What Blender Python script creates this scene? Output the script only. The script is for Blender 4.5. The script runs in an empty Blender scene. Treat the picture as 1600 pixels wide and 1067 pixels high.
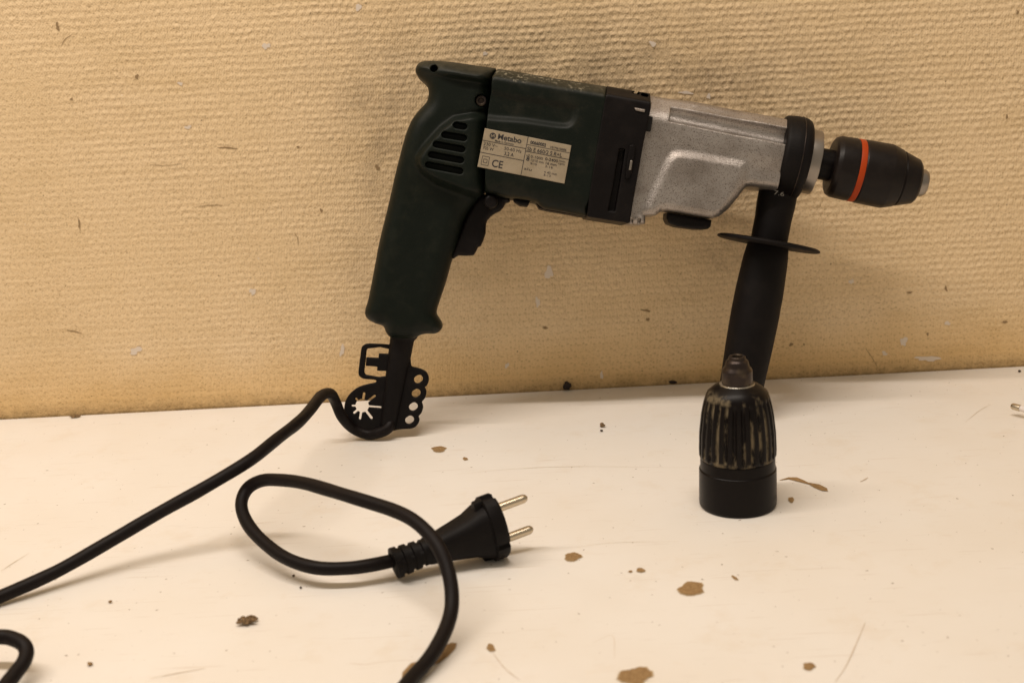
import bpy, bmesh, math, random
import numpy as np
from mathutils import Matrix, Vector

random.seed(7)
rng = np.random.default_rng(7)
S = bpy.context.scene
C = S.collection
R = math.radians

# ------------------------------------------------------------------ camera
CAM = np.array([0.0, -0.967, 0.315])
PITCH, ROLL, FPX = R(16.0), R(2.97), 2222.0
_r0 = np.array([1, 0, 0.]); _u0 = np.array([0, math.sin(PITCH), math.cos(PITCH)])
_f = np.array([0, math.cos(PITCH), -math.sin(PITCH)])
_r = math.cos(ROLL) * _r0 - math.sin(ROLL) * _u0
_u = math.sin(ROLL) * _r0 + math.cos(ROLL) * _u0
cd = bpy.data.cameras.new('camera'); cam = bpy.data.objects.new('camera', cd); C.objects.link(cam)
cd.lens = 50.0; cd.sensor_width = 36.0; cd.clip_start = 0.01; cd.clip_end = 50
cd.dof.use_dof = True; cd.dof.focus_distance = 0.89; cd.dof.aperture_fstop = 11.0
M = Matrix.Identity(4)
for i in range(3):
    M[i][0] = _r[i]; M[i][1] = _u[i]; M[i][2] = -_f[i]; M[i][3] = CAM[i]
cam.matrix_world = M
S.camera = cam

# ------------------------------------------------------------------ light
W = bpy.data.worlds.new('World'); S.world = W; W.use_nodes = True
bg = W.node_tree.nodes['Background']
bg.inputs[0].default_value = (1.0, 0.85, 0.66, 1); bg.inputs[1].default_value = 0.34
def area(name, loc, target, sx, sy, power, col):
    l = bpy.data.lights.new(name, 'AREA'); l.shape = 'RECTANGLE'; l.size = sx; l.size_y = sy
    l.energy = power; l.color = col
    o = bpy.data.objects.new(name, l); C.objects.link(o); o.location = loc
    d = Vector(target) - Vector(loc)
    o.rotation_euler = d.to_track_quat('-Z', 'Y').to_euler()
    return o
area('tube_lamp', (-0.45, -0.46, 1.40), (-0.42, -0.10, 0.0), 1.6, 0.035, 17.6, (1.0, 0.89, 0.79))
area('ceiling_bounce_fill', (-0.5, -0.75, 2.0), (-0.35, -0.35, 0.0), 2.2, 1.3, 4.5, (1.0, 0.87, 0.70))  # unseen soft fill, added to stand for light bounced off the ceiling
S.view_settings.view_transform = 'Standard'; S.view_settings.look = 'None'
S.view_settings.exposure = 0.0; S.view_settings.gamma = 1.0

# ------------------------------------------------------------------ geometry of the place
LEAN = R(12.8)
DO = np.array([0, -0.085, 0.0])                       # foot line of the leaning drill
DU = np.array([1, 0, 0.]); DV = np.array([0, math.sin(LEAN), math.cos(LEAN)])
DN = np.array([0, -math.cos(LEAN), math.sin(LEAN)])
def ray(px, py):
    d = _f + (px - 800.) / FPX * _r - (py - 533.5) / FPX * _u
    return d / np.linalg.norm(d)
def on_table(px, py, z=0.0):
    d = ray(px, py); return CAM + d * ((z - CAM[2]) / d[2])
def on_wall(px, py, y=0.0):
    d = ray(px, py); return CAM + d * ((y - CAM[1]) / d[1])
def on_drill(px, py, n=0.0):                          # -> local (u, v) in mm on the plane n mm in front of the drill's middle
    d = ray(px, py); o = DO + DN * n * 0.001
    t = ((o - CAM) @ DN) / (d @ DN); p = CAM + d * t - DO
    return np.array([p @ DU, p @ DV]) * 1000
def PL(pts, n=0.0):
    return np.array([on_drill(x, y, n) for x, y in pts])
def drill_to_world(u, v, n):
    return DO + (DU * u + DV * v + DN * n) * 0.001
def world_to_drill(P):
    P = np.asarray(P) - DO
    return np.stack([P @ DU, P @ DV, P @ DN], -1)

# ------------------------------------------------------------------ node helpers
def mat(name, col=(0.5, 0.5, 0.5), rough=0.5, metal=0.0, spec=0.5):
    m = bpy.data.materials.new(name); m.use_nodes = True
    b = m.node_tree.nodes['Principled BSDF']
    b.inputs['Base Color'].default_value = (*col, 1); b.inputs['Roughness'].default_value = rough
    b.inputs['Metallic'].default_value = metal; b.inputs['Specular IOR Level'].default_value = spec
    return m, m.node_tree, b
def nd(t, typ, **kw):
    n = t.nodes.new(typ)
    for k, v in kw.items():
        if k.startswith('i_'): n.inputs[k[2:].replace('_', ' ')].default_value = v
        else: setattr(n, k, v)
    return n
def lk(t, a, b): t.links.new(a, b)
def coords(t, scale=(1, 1, 1), loc=(0, 0, 0), kind='Object'):
    tc = nd(t, 'ShaderNodeTexCoord'); mp = nd(t, 'ShaderNodeMapping')
    mp.inputs['Scale'].default_value = scale; mp.inputs['Location'].default_value = loc
    lk(t, tc.outputs[kind], mp.inputs[0]); return mp.outputs[0]
def noise(t, vec, scale, detail=3, rough=0.55, dist=0.0):
    n = nd(t, 'ShaderNodeTexNoise'); n.inputs['Scale'].default_value = scale
    n.inputs['Detail'].default_value = detail; n.inputs['Roughness'].default_value = rough
    n.inputs['Distortion'].default_value = dist
    lk(t, vec, n.inputs['Vector']); return n.outputs['Fac']
def ramp(t, fac, a, b, ca=(0, 0, 0), cb=(1, 1, 1)):
    r = nd(t, 'ShaderNodeValToRGB'); r.color_ramp.elements[0].position = a; r.color_ramp.elements[1].position = b
    r.color_ramp.elements[0].color = (*ca, 1); r.color_ramp.elements[1].color = (*cb, 1)
    lk(t, fac, r.inputs[0]); return r.outputs[0]
def mix(t, fac, a, b, mode='MIX'):
    n = nd(t, 'ShaderNodeMix', data_type='RGBA', blend_type=mode)
    for s, v in ((0, fac), (6, a), (7, b)):
        if hasattr(v, 'is_linked') or isinstance(v, bpy.types.NodeSocket): lk(t, v, n.inputs[s])
        elif s == 0: n.inputs[0].default_value = v
        else: n.inputs[s].default_value = (*v, 1)
    return n.outputs[2]
def mth(t, op, a, b=None, c=None):
    n = nd(t, 'ShaderNodeMath', operation=op)
    for i, v in enumerate((a, b, c)):
        if v is None: continue
        if isinstance(v, bpy.types.NodeSocket): lk(t, v, n.inputs[i])
        else: n.inputs[i].default_value = v
    return n.outputs[0]
def bump(t, b, h, dist, strength=1.0):
    n = nd(t, 'ShaderNodeBump'); n.inputs['Distance'].default_value = dist; n.inputs['Strength'].default_value = strength
    lk(t, h, n.inputs['Height']); lk(t, n.outputs[0], b.inputs['Normal'])

# ------------------------------------------------------------------ materials
def plastic(name, col, rough, dust=(0.16, 0.13, 0.09), dust_amt=0.35, sc=1.0, spec=0.16):
    m, t, b = mat(name, col, rough, 0, spec)
    v = coords(t)
    d = mth(t, 'MULTIPLY', ramp(t, noise(t, v, 60 * sc, 5, 0.65), 0.5, 0.78), dust_amt)
    g = mth(t, 'MULTIPLY', ramp(t, noise(t, v, 900 * sc, 2), 0.62, 0.75), dust_amt * 0.7)
    f = mth(t, 'ADD', d, g)
    lk(t, mix(t, f, col, dust), b.inputs['Base Color'])
    lk(t, mth(t, 'ADD', mth(t, 'MULTIPLY', noise(t, v, 120), 0.25), rough - 0.1), b.inputs['Roughness'])
    bump(t, b, noise(t, v, 1400, 2), 0.00012, 0.5)
    return m
M_green = plastic('green_plastic', (0.0040, 0.0068, 0.0045), 0.44, (0.05, 0.048, 0.03), 0.16)
def scuffed_lit_edge(m, a, b_, w, hi=(0.20, 0.18, 0.13)):
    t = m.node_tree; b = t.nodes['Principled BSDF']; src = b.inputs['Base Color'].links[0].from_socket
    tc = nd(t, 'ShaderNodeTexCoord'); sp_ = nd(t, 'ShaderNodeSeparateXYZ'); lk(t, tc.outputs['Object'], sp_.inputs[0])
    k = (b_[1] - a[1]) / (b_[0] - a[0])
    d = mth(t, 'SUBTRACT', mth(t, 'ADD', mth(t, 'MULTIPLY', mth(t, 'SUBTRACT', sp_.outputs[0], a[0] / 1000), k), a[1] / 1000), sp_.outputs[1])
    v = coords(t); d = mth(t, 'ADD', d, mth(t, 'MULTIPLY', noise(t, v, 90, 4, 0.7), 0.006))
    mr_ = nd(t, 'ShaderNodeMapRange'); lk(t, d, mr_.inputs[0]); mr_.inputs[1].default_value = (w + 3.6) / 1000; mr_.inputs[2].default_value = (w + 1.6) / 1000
    band = mr_.outputs[0]  # paler top edge: scuffs and dust, plus overhead light put into the colour
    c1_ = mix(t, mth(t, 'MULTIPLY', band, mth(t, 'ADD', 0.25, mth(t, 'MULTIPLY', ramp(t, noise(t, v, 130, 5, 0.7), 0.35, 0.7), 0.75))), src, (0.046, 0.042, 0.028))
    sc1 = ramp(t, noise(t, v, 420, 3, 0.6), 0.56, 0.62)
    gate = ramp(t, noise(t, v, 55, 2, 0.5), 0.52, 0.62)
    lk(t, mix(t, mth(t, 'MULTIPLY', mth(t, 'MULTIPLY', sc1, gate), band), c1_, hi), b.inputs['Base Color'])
M_green2 = plastic('green_plastic_scuffed_lit_edge', (0.0040, 0.0068, 0.0045), 0.42, (0.06, 0.05, 0.035), 0.22)
scuffed_lit_edge(M_green2, on_drill(778, 112.5), on_drill(946, 139.8), 8.6); scuffed_lit_edge(M_green, on_drill(672, 95), on_drill(778, 112.5), 8.0, (0.05, 0.045, 0.03))
M_black = plastic('black_plastic', (0.0035, 0.0022, 0.0022), 0.45, (0.04, 0.03, 0.025), 0.14)
M_rubber = plastic('black_rubber', (0.0038, 0.0026, 0.0026), 0.55, (0.04, 0.03, 0.025), 0.16)
M_cord = plastic('cord_rubber', (0.0060, 0.0036, 0.0034), 0.5, (0.03, 0.02, 0.018), 0.2)
M_chuck = plastic('chuck_plastic', (0.0085, 0.0058, 0.0050), 0.36, (0.05, 0.037, 0.03), 0.2, spec=0.2)
M_dark, _, _ = mat('dark_recess', (0.004, 0.003, 0.003), 0.8)
M_red, _, _ = mat('red_band', (0.38, 0.045, 0.005), 0.45, 0, 0.2)
# speckled cast aluminium
M_alu, t, b = mat('cast_aluminium', (0.4, 0.4, 0.4), 0.42, 0.80)
v = coords(t)
sp = ramp(t, noise(t, v, 1500, 1, 0.5), 0.33, 0.45)
dirt = ramp(t, noise(t, v, 45, 4, 0.6), 0.42, 0.72)
base = mix(t, mth(t, 'MULTIPLY', dirt, 0.55), (0.41, 0.375, 0.35), (0.15, 0.12, 0.095))
lk(t, mix(t, mth(t, 'ADD', mth(t, 'MULTIPLY', sp, 0.75), 0.25), (0.12, 0.095, 0.08), base), b.inputs['Base Color'])
lk(t, mth(t, 'ADD', mth(t, 'MULTIPLY', noise(t, v, 500), 0.22), 0.24), b.inputs['Roughness'])
bump(t, b, noise(t, v, 1500, 1, 0.5), 0.0003, 0.7)
M_steel, t, b = mat('bare_steel', (0.50, 0.47, 0.42), 0.3, 0.95)
v = coords(t); lk(t, mth(t, 'ADD', mth(t, 'MULTIPLY', noise(t, v, 300), 0.3), 0.17), b.inputs['Roughness'])
lk(t, mix(t, ramp(t, noise(t, v, 180, 4), 0.45, 0.7), (0.52, 0.49, 0.43), (0.25, 0.20, 0.14)), b.inputs['Base Color'])
M_nose, _, _ = mat('machined_aluminium', (0.30, 0.27, 0.24), 0.33, 0.9)
M_pin, t, b = mat('nickel_pin', (0.58, 0.50, 0.38), 0.25, 1.0)
v = coords(t); lk(t, mth(t, 'ADD', mth(t, 'MULTIPLY', noise(t, v, 60), 0.15), 0.22), b.inputs['Roughness'])
M_dsteel, t, b = mat('dark_oiled_steel', (0.06, 0.05, 0.045), 0.35, 0.8)
v = coords(t); lk(t, mix(t, ramp(t, noise(t, v, 160, 3), 0.45, 0.8), (0.040, 0.030, 0.027), (0.10, 0.075, 0.05)), b.inputs['Base Color'])
# worn chuck shell: black with brass-coloured dust packed in the flutes
M_worn, t, b = mat('worn_black_shell', (0.012, 0.009, 0.008), 0.38, 0.0, 0.16)
v = coords(t)
at = nd(t, 'ShaderNodeAttribute', attribute_name='flute')
patch = ramp(t, noise(t, coords(t, (1, 1, 0.35)), 120, 4, 0.7), 0.50, 0.62)
f = mth(t, 'MULTIPLY', at.outputs['Fac'], patch)
lk(t, mix(t, f, (0.0045, 0.0028, 0.0026), (0.17, 0.135, 0.085)), b.inputs['Base Color'])
lk(t, mth(t, 'ADD', mth(t, 'MULTIPLY', f, 0.4), 0.36), b.inputs['Roughness'])
M_label, t, b = mat('label_paper', (0.42, 0.36, 0.27), 0.4)
v = coords(t); lk(t, mix(t, ramp(t, noise(t, v, 90, 4), 0.35, 0.75), (0.33, 0.27, 0.19), (0.25, 0.20, 0.13)), b.inputs['Base Color'])
M_ink, _, _ = mat('label_ink', (0.02, 0.017, 0.018), 0.6)
M_dscr, _, _ = mat('scratch_dim', (0.10, 0.09, 0.075), 0.6)
M_scratch, _, _ = mat('scratch_pale', (0.30, 0.27, 0.22), 0.6)
M_crumb, t, b = mat('crumb', (0.16, 0.09, 0.04), 0.9)
v = coords(t); lk(t, mix(t, ramp(t, noise(t, v, 900, 3), 0.35, 0.65), (0.06, 0.035, 0.015), (0.30, 0.19, 0.09)), b.inputs['Base Color'])
M_dcrumb, _, _ = mat('dark_crumb', (0.025, 0.014, 0.01), 0.7)
M_chip, t, b = mat('bare_chipboard', (0.2, 0.1, 0.04), 0.9)
v = coords(t); lk(t, mix(t, ramp(t, noise(t, v, 1300, 3, 0.7), 0.35, 0.68), (0.22, 0.125, 0.048), (0.42, 0.27, 0.12)), b.inputs['Base Color'])
bump(t, b, noise(t, v, 1300, 3), 0.0006)
M_ptan, _, _ = mat('worn_tan', (0.52, 0.40, 0.25), 0.8)
M_scr, _, _ = mat('fine_scratch', (0.60, 0.49, 0.37), 0.7)
M_white, _, _ = mat('white_paint', (0.80, 0.74, 0.70), 0.6)
M_fleck, _, _ = mat('pale_fleck', (0.74, 0.64, 0.54), 0.6)
M_mark, _, _ = mat('dark_mark', (0.30, 0.20, 0.10), 0.8)

# wall: painted coarse hessian wallpaper
M_wall, t, b = mat('painted_hessian_wallpaper', (0.6, 0.42, 0.22), 0.62, 0, 0.25)
tc = nd(t, 'ShaderNodeTexCoord'); o = tc.outputs['Object']
nv = nd(t, 'ShaderNodeTexNoise'); nv.inputs['Scale'].default_value = 60; nv.inputs['Detail'].default_value = 4
lk(t, o, nv.inputs['Vector'])
sub = nd(t, 'ShaderNodeVectorMath', operation='SUBTRACT'); lk(t, nv.outputs['Color'], sub.inputs[0]); sub.inputs[1].default_value = (0.5, 0.5, 0.5)
scl = nd(t, 'ShaderNodeVectorMath', operation='MULTIPLY'); lk(t, sub.outputs[0], scl.inputs[0]); scl.inputs[1].default_value = (0.0075, 0, 0.0042)
add = nd(t, 'ShaderNodeVectorMath', operation='ADD'); lk(t, o, add.inputs[0]); lk(t, scl.outputs[0], add.inputs[1])
sx = nd(t, 'ShaderNodeSeparateXYZ'); lk(t, add.outputs[0], sx.inputs[0])
rowc = mth(t, 'SINE', mth(t, 'MULTIPLY', sx.outputs[2], 2 * math.pi / 0.0049))
rown = mth(t, 'MULTIPLY', mth(t, 'ADD', rowc, 1.0), 0.5)
# bumps along the row; phase flips with every row
ph = mth(t, 'MULTIPLY', mth(t, 'FLOOR', mth(t, 'ADD', mth(t, 'DIVIDE', sx.outputs[2], 0.0049), 0.25)), 2.6)
colc = mth(t, 'SINE', mth(t, 'ADD', mth(t, 'MULTIPLY', sx.outputs[0], 2 * math.pi / 0.0057), ph))
coln = mth(t, 'MULTIPLY', mth(t, 'ADD', colc, 1.0), 0.5)
knot = mth(t, 'MULTIPLY', mth(t, 'ADD', mth(t, 'MULTIPLY', coln, 1.0), 0.22), rown)
warp = mth(t, 'MULTIPLY', mth(t, 'SINE', mth(t, 'MULTIPLY', sx.outputs[0], 2 * math.pi / 0.0019)), mth(t, 'ADD', 1.0, mth(t, 'SINE', mth(t, 'MULTIPLY', sx.outputs[2], 2 * math.pi / 0.00245))))
n1 = noise(t, o, 260, 4, 0.6); n2 = noise(t, o, 14, 3); n3 = noise(t, o, 900, 2)
# relief is coarser towards the upper right, filled with paint towards lower left and at the foot
so = nd(t, 'ShaderNodeSeparateXYZ'); lk(t, o, so.inputs[0])
g = mth(t, 'ADD', mth(t, 'MULTIPLY', so.outputs[0], 1.1), mth(t, 'ADD', mth(t, 'MULTIPLY', so.outputs[2], 1.4), mth(t, 'MULTIPLY', n2, 1.2)))
mr = nd(t, 'ShaderNodeMapRange'); lk(t, g, mr.inputs[0]); mr.inputs[1].default_value = 0.35; mr.inputs[2].default_value = 1.15
mr.inputs[3].default_value = 0.30; mr.inputs[4].default_value = 1.0
foot = nd(t, 'ShaderNodeMapRange'); lk(t, so.outputs[2], foot.inputs[0]); foot.inputs[1].default_value = 0.012; foot.inputs[2].default_value = 0.045
foot.inputs[3].default_value = 0.15; foot.inputs[4].default_value = 1.0
amp = mth(t, 'MULTIPLY', mr.outputs[0], foot.outputs[0])
amp = mth(t, 'MULTIPLY', amp, mth(t, 'ADD', 0.15, mth(t, 'MULTIPLY', ramp(t, noise(t, o, 75, 3, 0.6), 0.3, 0.7), 0.95)))
h = mth(t, 'ADD', mth(t, 'MULTIPLY', mth(t, 'ADD', knot, mth(t, 'MULTIPLY', warp, 0.02)), amp),
        mth(t, 'ADD', mth(t, 'MULTIPLY', n1, 1.15), mth(t, 'ADD', mth(t, 'MULTIPLY', n3, 0.14), mth(t, 'MULTIPLY', warp, 0.07))))
strk = noise(t, coords(t, (0.12, 1, 1.6)), 160, 3)
h = mth(t, 'ADD', h, mth(t, 'MULTIPLY', strk, 0.35))
bump(t, b, h, 0.0009, 0.85)
wc = mix(t, ramp(t, n2, 0.3, 0.7), (0.805, 0.606, 0.362), (0.845, 0.645, 0.402))
wc = mix(t, mth(t, 'MULTIPLY', ramp(t, noise(t, coords(t, (0.4, 1, 1.6)), 26, 5, 0.65), 0.50, 0.75), 0.35), wc, (0.60, 0.42, 0.20))
# grime resting in the pits of the weave
pit = mth(t, 'MULTIPLY', mth(t, 'SUBTRACT', 1.0, rown), ramp(t, noise(t, o, 150, 4, 0.7), 0.60, 0.80))
dot = nd(t, 'ShaderNodeMapRange'); lk(t, mth(t, 'MULTIPLY', mth(t, 'SUBTRACT', 1.0, rown), mth(t, 'POWER', mth(t, 'SUBTRACT', 1.0, coln), 3.0)), dot.inputs[0])
dot.inputs[1].default_value = 0.25; dot.inputs[2].default_value = 0.85
pit = mth(t, 'ADD', pit, mth(t, 'MULTIPLY', dot.outputs[0], ramp(t, noise(t, o, 110, 5, 0.8), 0.36, 0.60)))
wc = mix(t, mth(t, 'MINIMUM', mth(t, 'MULTIPLY', pit, 0.45), 0.6), wc, (0.30, 0.19, 0.075))
spk = ramp(t, noise(t, o, 420, 3, 0.5), 0.69, 0.75)
wc = mix(t, mth(t, 'MULTIPLY', spk, 0.8), wc, (0.13, 0.08, 0.04))
spw = ramp(t, noise(t, coords(t, (1, 1, 1), (3, 1, 5)), 240, 2, 0.5), 0.76, 0.79)
wc = mix(t, mth(t, 'MULTIPLY', spw, 0.8), wc, (0.82, 0.72, 0.62))
gr = mth(t, 'MULTIPLY', ramp(t, noise(t, coords(t, (1, 1, 1.5)), 330, 5, 0.75), 0.52, 0.66), ramp(t, noise(t, o, 17, 4, 0.7), 0.32, 0.62))
wc = mix(t, mth(t, 'MULTIPLY', gr, 0.50), wc, (0.33, 0.215, 0.10))
# grubby smudges rubbed in around the drill, plus its shadow painted below the gear housing
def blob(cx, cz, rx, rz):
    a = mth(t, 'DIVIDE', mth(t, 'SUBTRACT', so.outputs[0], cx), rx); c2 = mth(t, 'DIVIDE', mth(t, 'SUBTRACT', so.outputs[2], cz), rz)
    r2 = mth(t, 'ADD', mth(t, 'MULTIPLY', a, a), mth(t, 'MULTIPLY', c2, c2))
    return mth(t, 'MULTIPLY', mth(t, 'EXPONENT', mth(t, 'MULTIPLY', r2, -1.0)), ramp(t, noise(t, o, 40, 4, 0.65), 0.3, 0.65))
p = on_wall(960, 110); q = on_wall(1160, 330); q2 = on_wall(600, 230)  # q: drill's cast shade below the gear housing, put into the colour
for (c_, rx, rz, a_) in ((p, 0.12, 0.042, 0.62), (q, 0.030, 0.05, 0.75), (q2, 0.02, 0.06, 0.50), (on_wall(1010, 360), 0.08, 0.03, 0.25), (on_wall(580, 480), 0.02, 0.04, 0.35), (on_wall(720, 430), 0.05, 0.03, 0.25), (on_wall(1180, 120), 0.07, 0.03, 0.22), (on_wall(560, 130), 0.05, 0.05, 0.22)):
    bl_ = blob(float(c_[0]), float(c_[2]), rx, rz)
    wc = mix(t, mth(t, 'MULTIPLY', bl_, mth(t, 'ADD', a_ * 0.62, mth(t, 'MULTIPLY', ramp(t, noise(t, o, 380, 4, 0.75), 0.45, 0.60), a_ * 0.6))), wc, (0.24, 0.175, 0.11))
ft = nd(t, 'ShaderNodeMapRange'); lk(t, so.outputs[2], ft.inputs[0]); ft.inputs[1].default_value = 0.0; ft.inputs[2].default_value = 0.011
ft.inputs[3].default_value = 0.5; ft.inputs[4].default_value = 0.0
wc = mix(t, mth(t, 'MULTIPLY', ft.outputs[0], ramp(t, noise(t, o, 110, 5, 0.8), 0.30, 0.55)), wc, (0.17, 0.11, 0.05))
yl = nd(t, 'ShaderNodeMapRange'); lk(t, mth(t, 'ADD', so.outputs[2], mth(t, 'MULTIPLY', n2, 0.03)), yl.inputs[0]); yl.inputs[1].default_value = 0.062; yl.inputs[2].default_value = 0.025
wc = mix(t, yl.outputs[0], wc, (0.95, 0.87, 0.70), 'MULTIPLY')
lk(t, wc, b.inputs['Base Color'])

# table top: old white laminate
M_top, t, b = mat('white_laminate', (0.8, 0.74, 0.66), 0.42, 0, 0.3)
v = coords(t)
tcx = mix(t, ramp(t, noise(t, v, 9, 4), 0.35, 0.7), (0.82, 0.786, 0.737), (0.79, 0.741, 0.672))
tcx = mix(t, mth(t, 'MULTIPLY', ramp(t, noise(t, v, 28, 5, 0.7), 0.55, 0.78), 0.30), tcx, (0.66, 0.53, 0.37))
tcx = mix(t, mth(t, 'MULTIPLY', ramp(t, noise(t, coords(t, (1, 7, 1)), 34, 4, 0.7), 0.60, 0.74), 0.22), tcx, (0.55, 0.45, 0.36))
def scratch(rot, sc, lo, amt):
    global tcx
    tcn = nd(t, 'ShaderNodeTexCoord'); mp = nd(t, 'ShaderNodeMapping'); mp.inputs['Rotation'].default_value = (0, 0, rot)
    mp.inputs['Scale'].default_value = (1, 26, 1); lk(t, tcn.outputs['Object'], mp.inputs[0])
    tcx = mix(t, mth(t, 'MULTIPLY', ramp(t, noise(t, mp.outputs[0], sc, 2, 0.4), lo, lo + 0.03), amt), tcx, (0.50, 0.38, 0.27))
scratch(0.05, 22, 0.71, 0.25); scratch(0.9, 17, 0.72, 0.25); scratch(-0.5, 19, 0.72, 0.25)
tcx = mix(t, mth(t, 'MULTIPLY', ramp(t, noise(t, v, 330, 2, 0.5), 0.72, 0.76), 0.8), tcx, (0.16, 0.09, 0.04))
lk(t, tcx, b.inputs['Base Color'])
lk(t, mth(t, 'ADD', mth(t, 'MULTIPLY', noise(t, v, 40, 4), 0.2), 0.38), b.inputs['Roughness'])
bump(t, b, noise(t, v, 120, 4), 0.0002, 0.4)

# ------------------------------------------------------------------ object helpers
def link(o, parent=None, label=None, cat=None, kind=None, group=None):
    C.objects.link(o)
    if parent is not None: o.parent = parent
    if label: o['label'] = label
    if cat: o['category'] = cat
    if kind: o['kind'] = kind
    if group: o['group'] = group
    return o
def mesh(name, V, F, m, parent=None, smooth=True, **kw):
    me = bpy.data.meshes.new(name); me.from_pydata([tuple(map(float, p)) for p in V], [], [tuple(map(int, f)) for f in F]); me.update()
    if smooth: me.shade_smooth()
    me.materials.append(m)
    return link(bpy.data.objects.new(name, me), parent, **kw)
def mesh_np(name, V, Q, m, parent=None, smooth=True, **kw):
    me = bpy.data.meshes.new(name)
    me.vertices.add(len(V)); me.vertices.foreach_set('co', np.ascontiguousarray(V, dtype=np.float32).ravel())
    me.loops.add(Q.size); me.loops.foreach_set('vertex_index', Q.astype(np.int32).ravel())
    me.polygons.add(len(Q)); me.polygons.foreach_set('loop_start', np.arange(len(Q), dtype=np.int32) * 4)
    me.polygons.foreach_set('loop_total', np.full(len(Q), 4, np.int32))
    me.update(calc_edges=True); me.validate()
    if smooth: me.shade_smooth()
    me.materials.append(m)
    return link(bpy.data.objects.new(name, me), parent, **kw)

def curve_closed(P, k=5):
    P = np.asarray(P, float); n = len(P); out = []
    for i in range(n):
        a, b_, c_, d = P[i - 1], P[i], P[(i + 1) % n], P[(i + 2) % n]
        for s in np.linspace(0, 1, k, endpoint=False):
            out.append(0.5 * ((2 * b_) + (-a + c_) * s + (2 * a - 5 * b_ + 4 * c_ - d) * s * s + (-a + 3 * b_ - 3 * c_ + d) * s ** 3))
    return np.array(out)
def curve_open(P, k=8):
    P = np.asarray(P, float); Q = np.vstack([2 * P[0] - P[1], P, 2 * P[-1] - P[-2]]); out = []
    for i in range(1, len(Q) - 2):
        a, b_, c_, d = Q[i - 1], Q[i], Q[i + 1], Q[i + 2]
        for s in np.linspace(0, 1, k, endpoint=False):
            out.append(0.5 * ((2 * b_) + (-a + c_) * s + (2 * a - 5 * b_ + 4 * c_ - d) * s * s + (-a + 3 * b_ - 3 * c_ + d) * s ** 3))
    out.append(P[-1]); return np.array(out)
def poly_sdf(X, Y, P):
    P = np.asarray(P, np.float32); D = np.full(X.shape, 1e9, np.float32); ins = np.zeros(X.shape, bool)
    for i in range(len(P)):
        ax, ay = P[i - 1]; bx, by = P[i]; ex, ey = bx - ax, by - ay
        L = ex * ex + ey * ey
        if L < 1e-12: continue
        wx, wy = X - ax, Y - ay; s = np.clip((wx * ex + wy * ey) / L, 0, 1)
        D = np.minimum(D, (wx - s * ex) ** 2 + (wy - s * ey) ** 2)
        c_ = ((ay > Y) != (by > Y)) & (X < (bx - ax) * (Y - ay) / (by - ay if by != ay else 1e-9) + ax)
        ins ^= c_
    D = np.sqrt(D); return np.where(ins, -D, D)
def cap_sdf(X, Y, a, b_, r):
    e = np.asarray(b_) - a; wx, wy = X - a[0], Y - a[1]; s = np.clip((wx * e[0] + wy * e[1]) / (e @ e + 1e-12), 0, 1)
    return np.sqrt((wx - s * e[0]) ** 2 + (wy - s * e[1]) ** 2) - r
def blur(A, n):
    for _ in range(n):
        B = np.pad(A, 1, 'edge'); A = (B[:-2, 1:-1] + B[2:, 1:-1] + B[1:-1, :-2] + B[1:-1, 2:] + 4 * A) / 8
    return A
def sstep(x, a, b_):
    s = np.clip((x - a) / (b_ - a), 0, 1); return s * s * (3 - 2 * s)
def smin(a, b_, k):
    h_ = np.maximum(k - np.abs(a - b_), 0) / k; return np.minimum(a, b_) - h_ * h_ * k * 0.25
def smax(a, b_, k): return -smin(-a, -b_, k)
def rext(d2, Z, T, rx, rz):                     # extrusion with rounded rims
    a = np.maximum(d2[..., None] + rx, 0) / rx; c_ = np.maximum(np.abs(Z) - T + rz, 0) / rz
    ins = np.maximum(d2[..., None] / rx, (np.abs(Z) - T) / rz)
    f = np.sqrt(a * a + c_ * c_) - 1
    return (np.where(f > -0.999, f, np.minimum(ins, f)) * min(rx, rz)).astype(np.float32)
def grid(x0, x1, y0, y1, z0, z1, h_):
    x = np.arange(x0, x1 + h_, h_, dtype=np.float32); y = np.arange(y0, y1 + h_, h_, dtype=np.float32); z = np.arange(z0, z1 + h_, h_, dtype=np.float32)
    X, Y = np.meshgrid(x, y, indexing='ij'); return X, Y, z[None, None, :]
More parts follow.
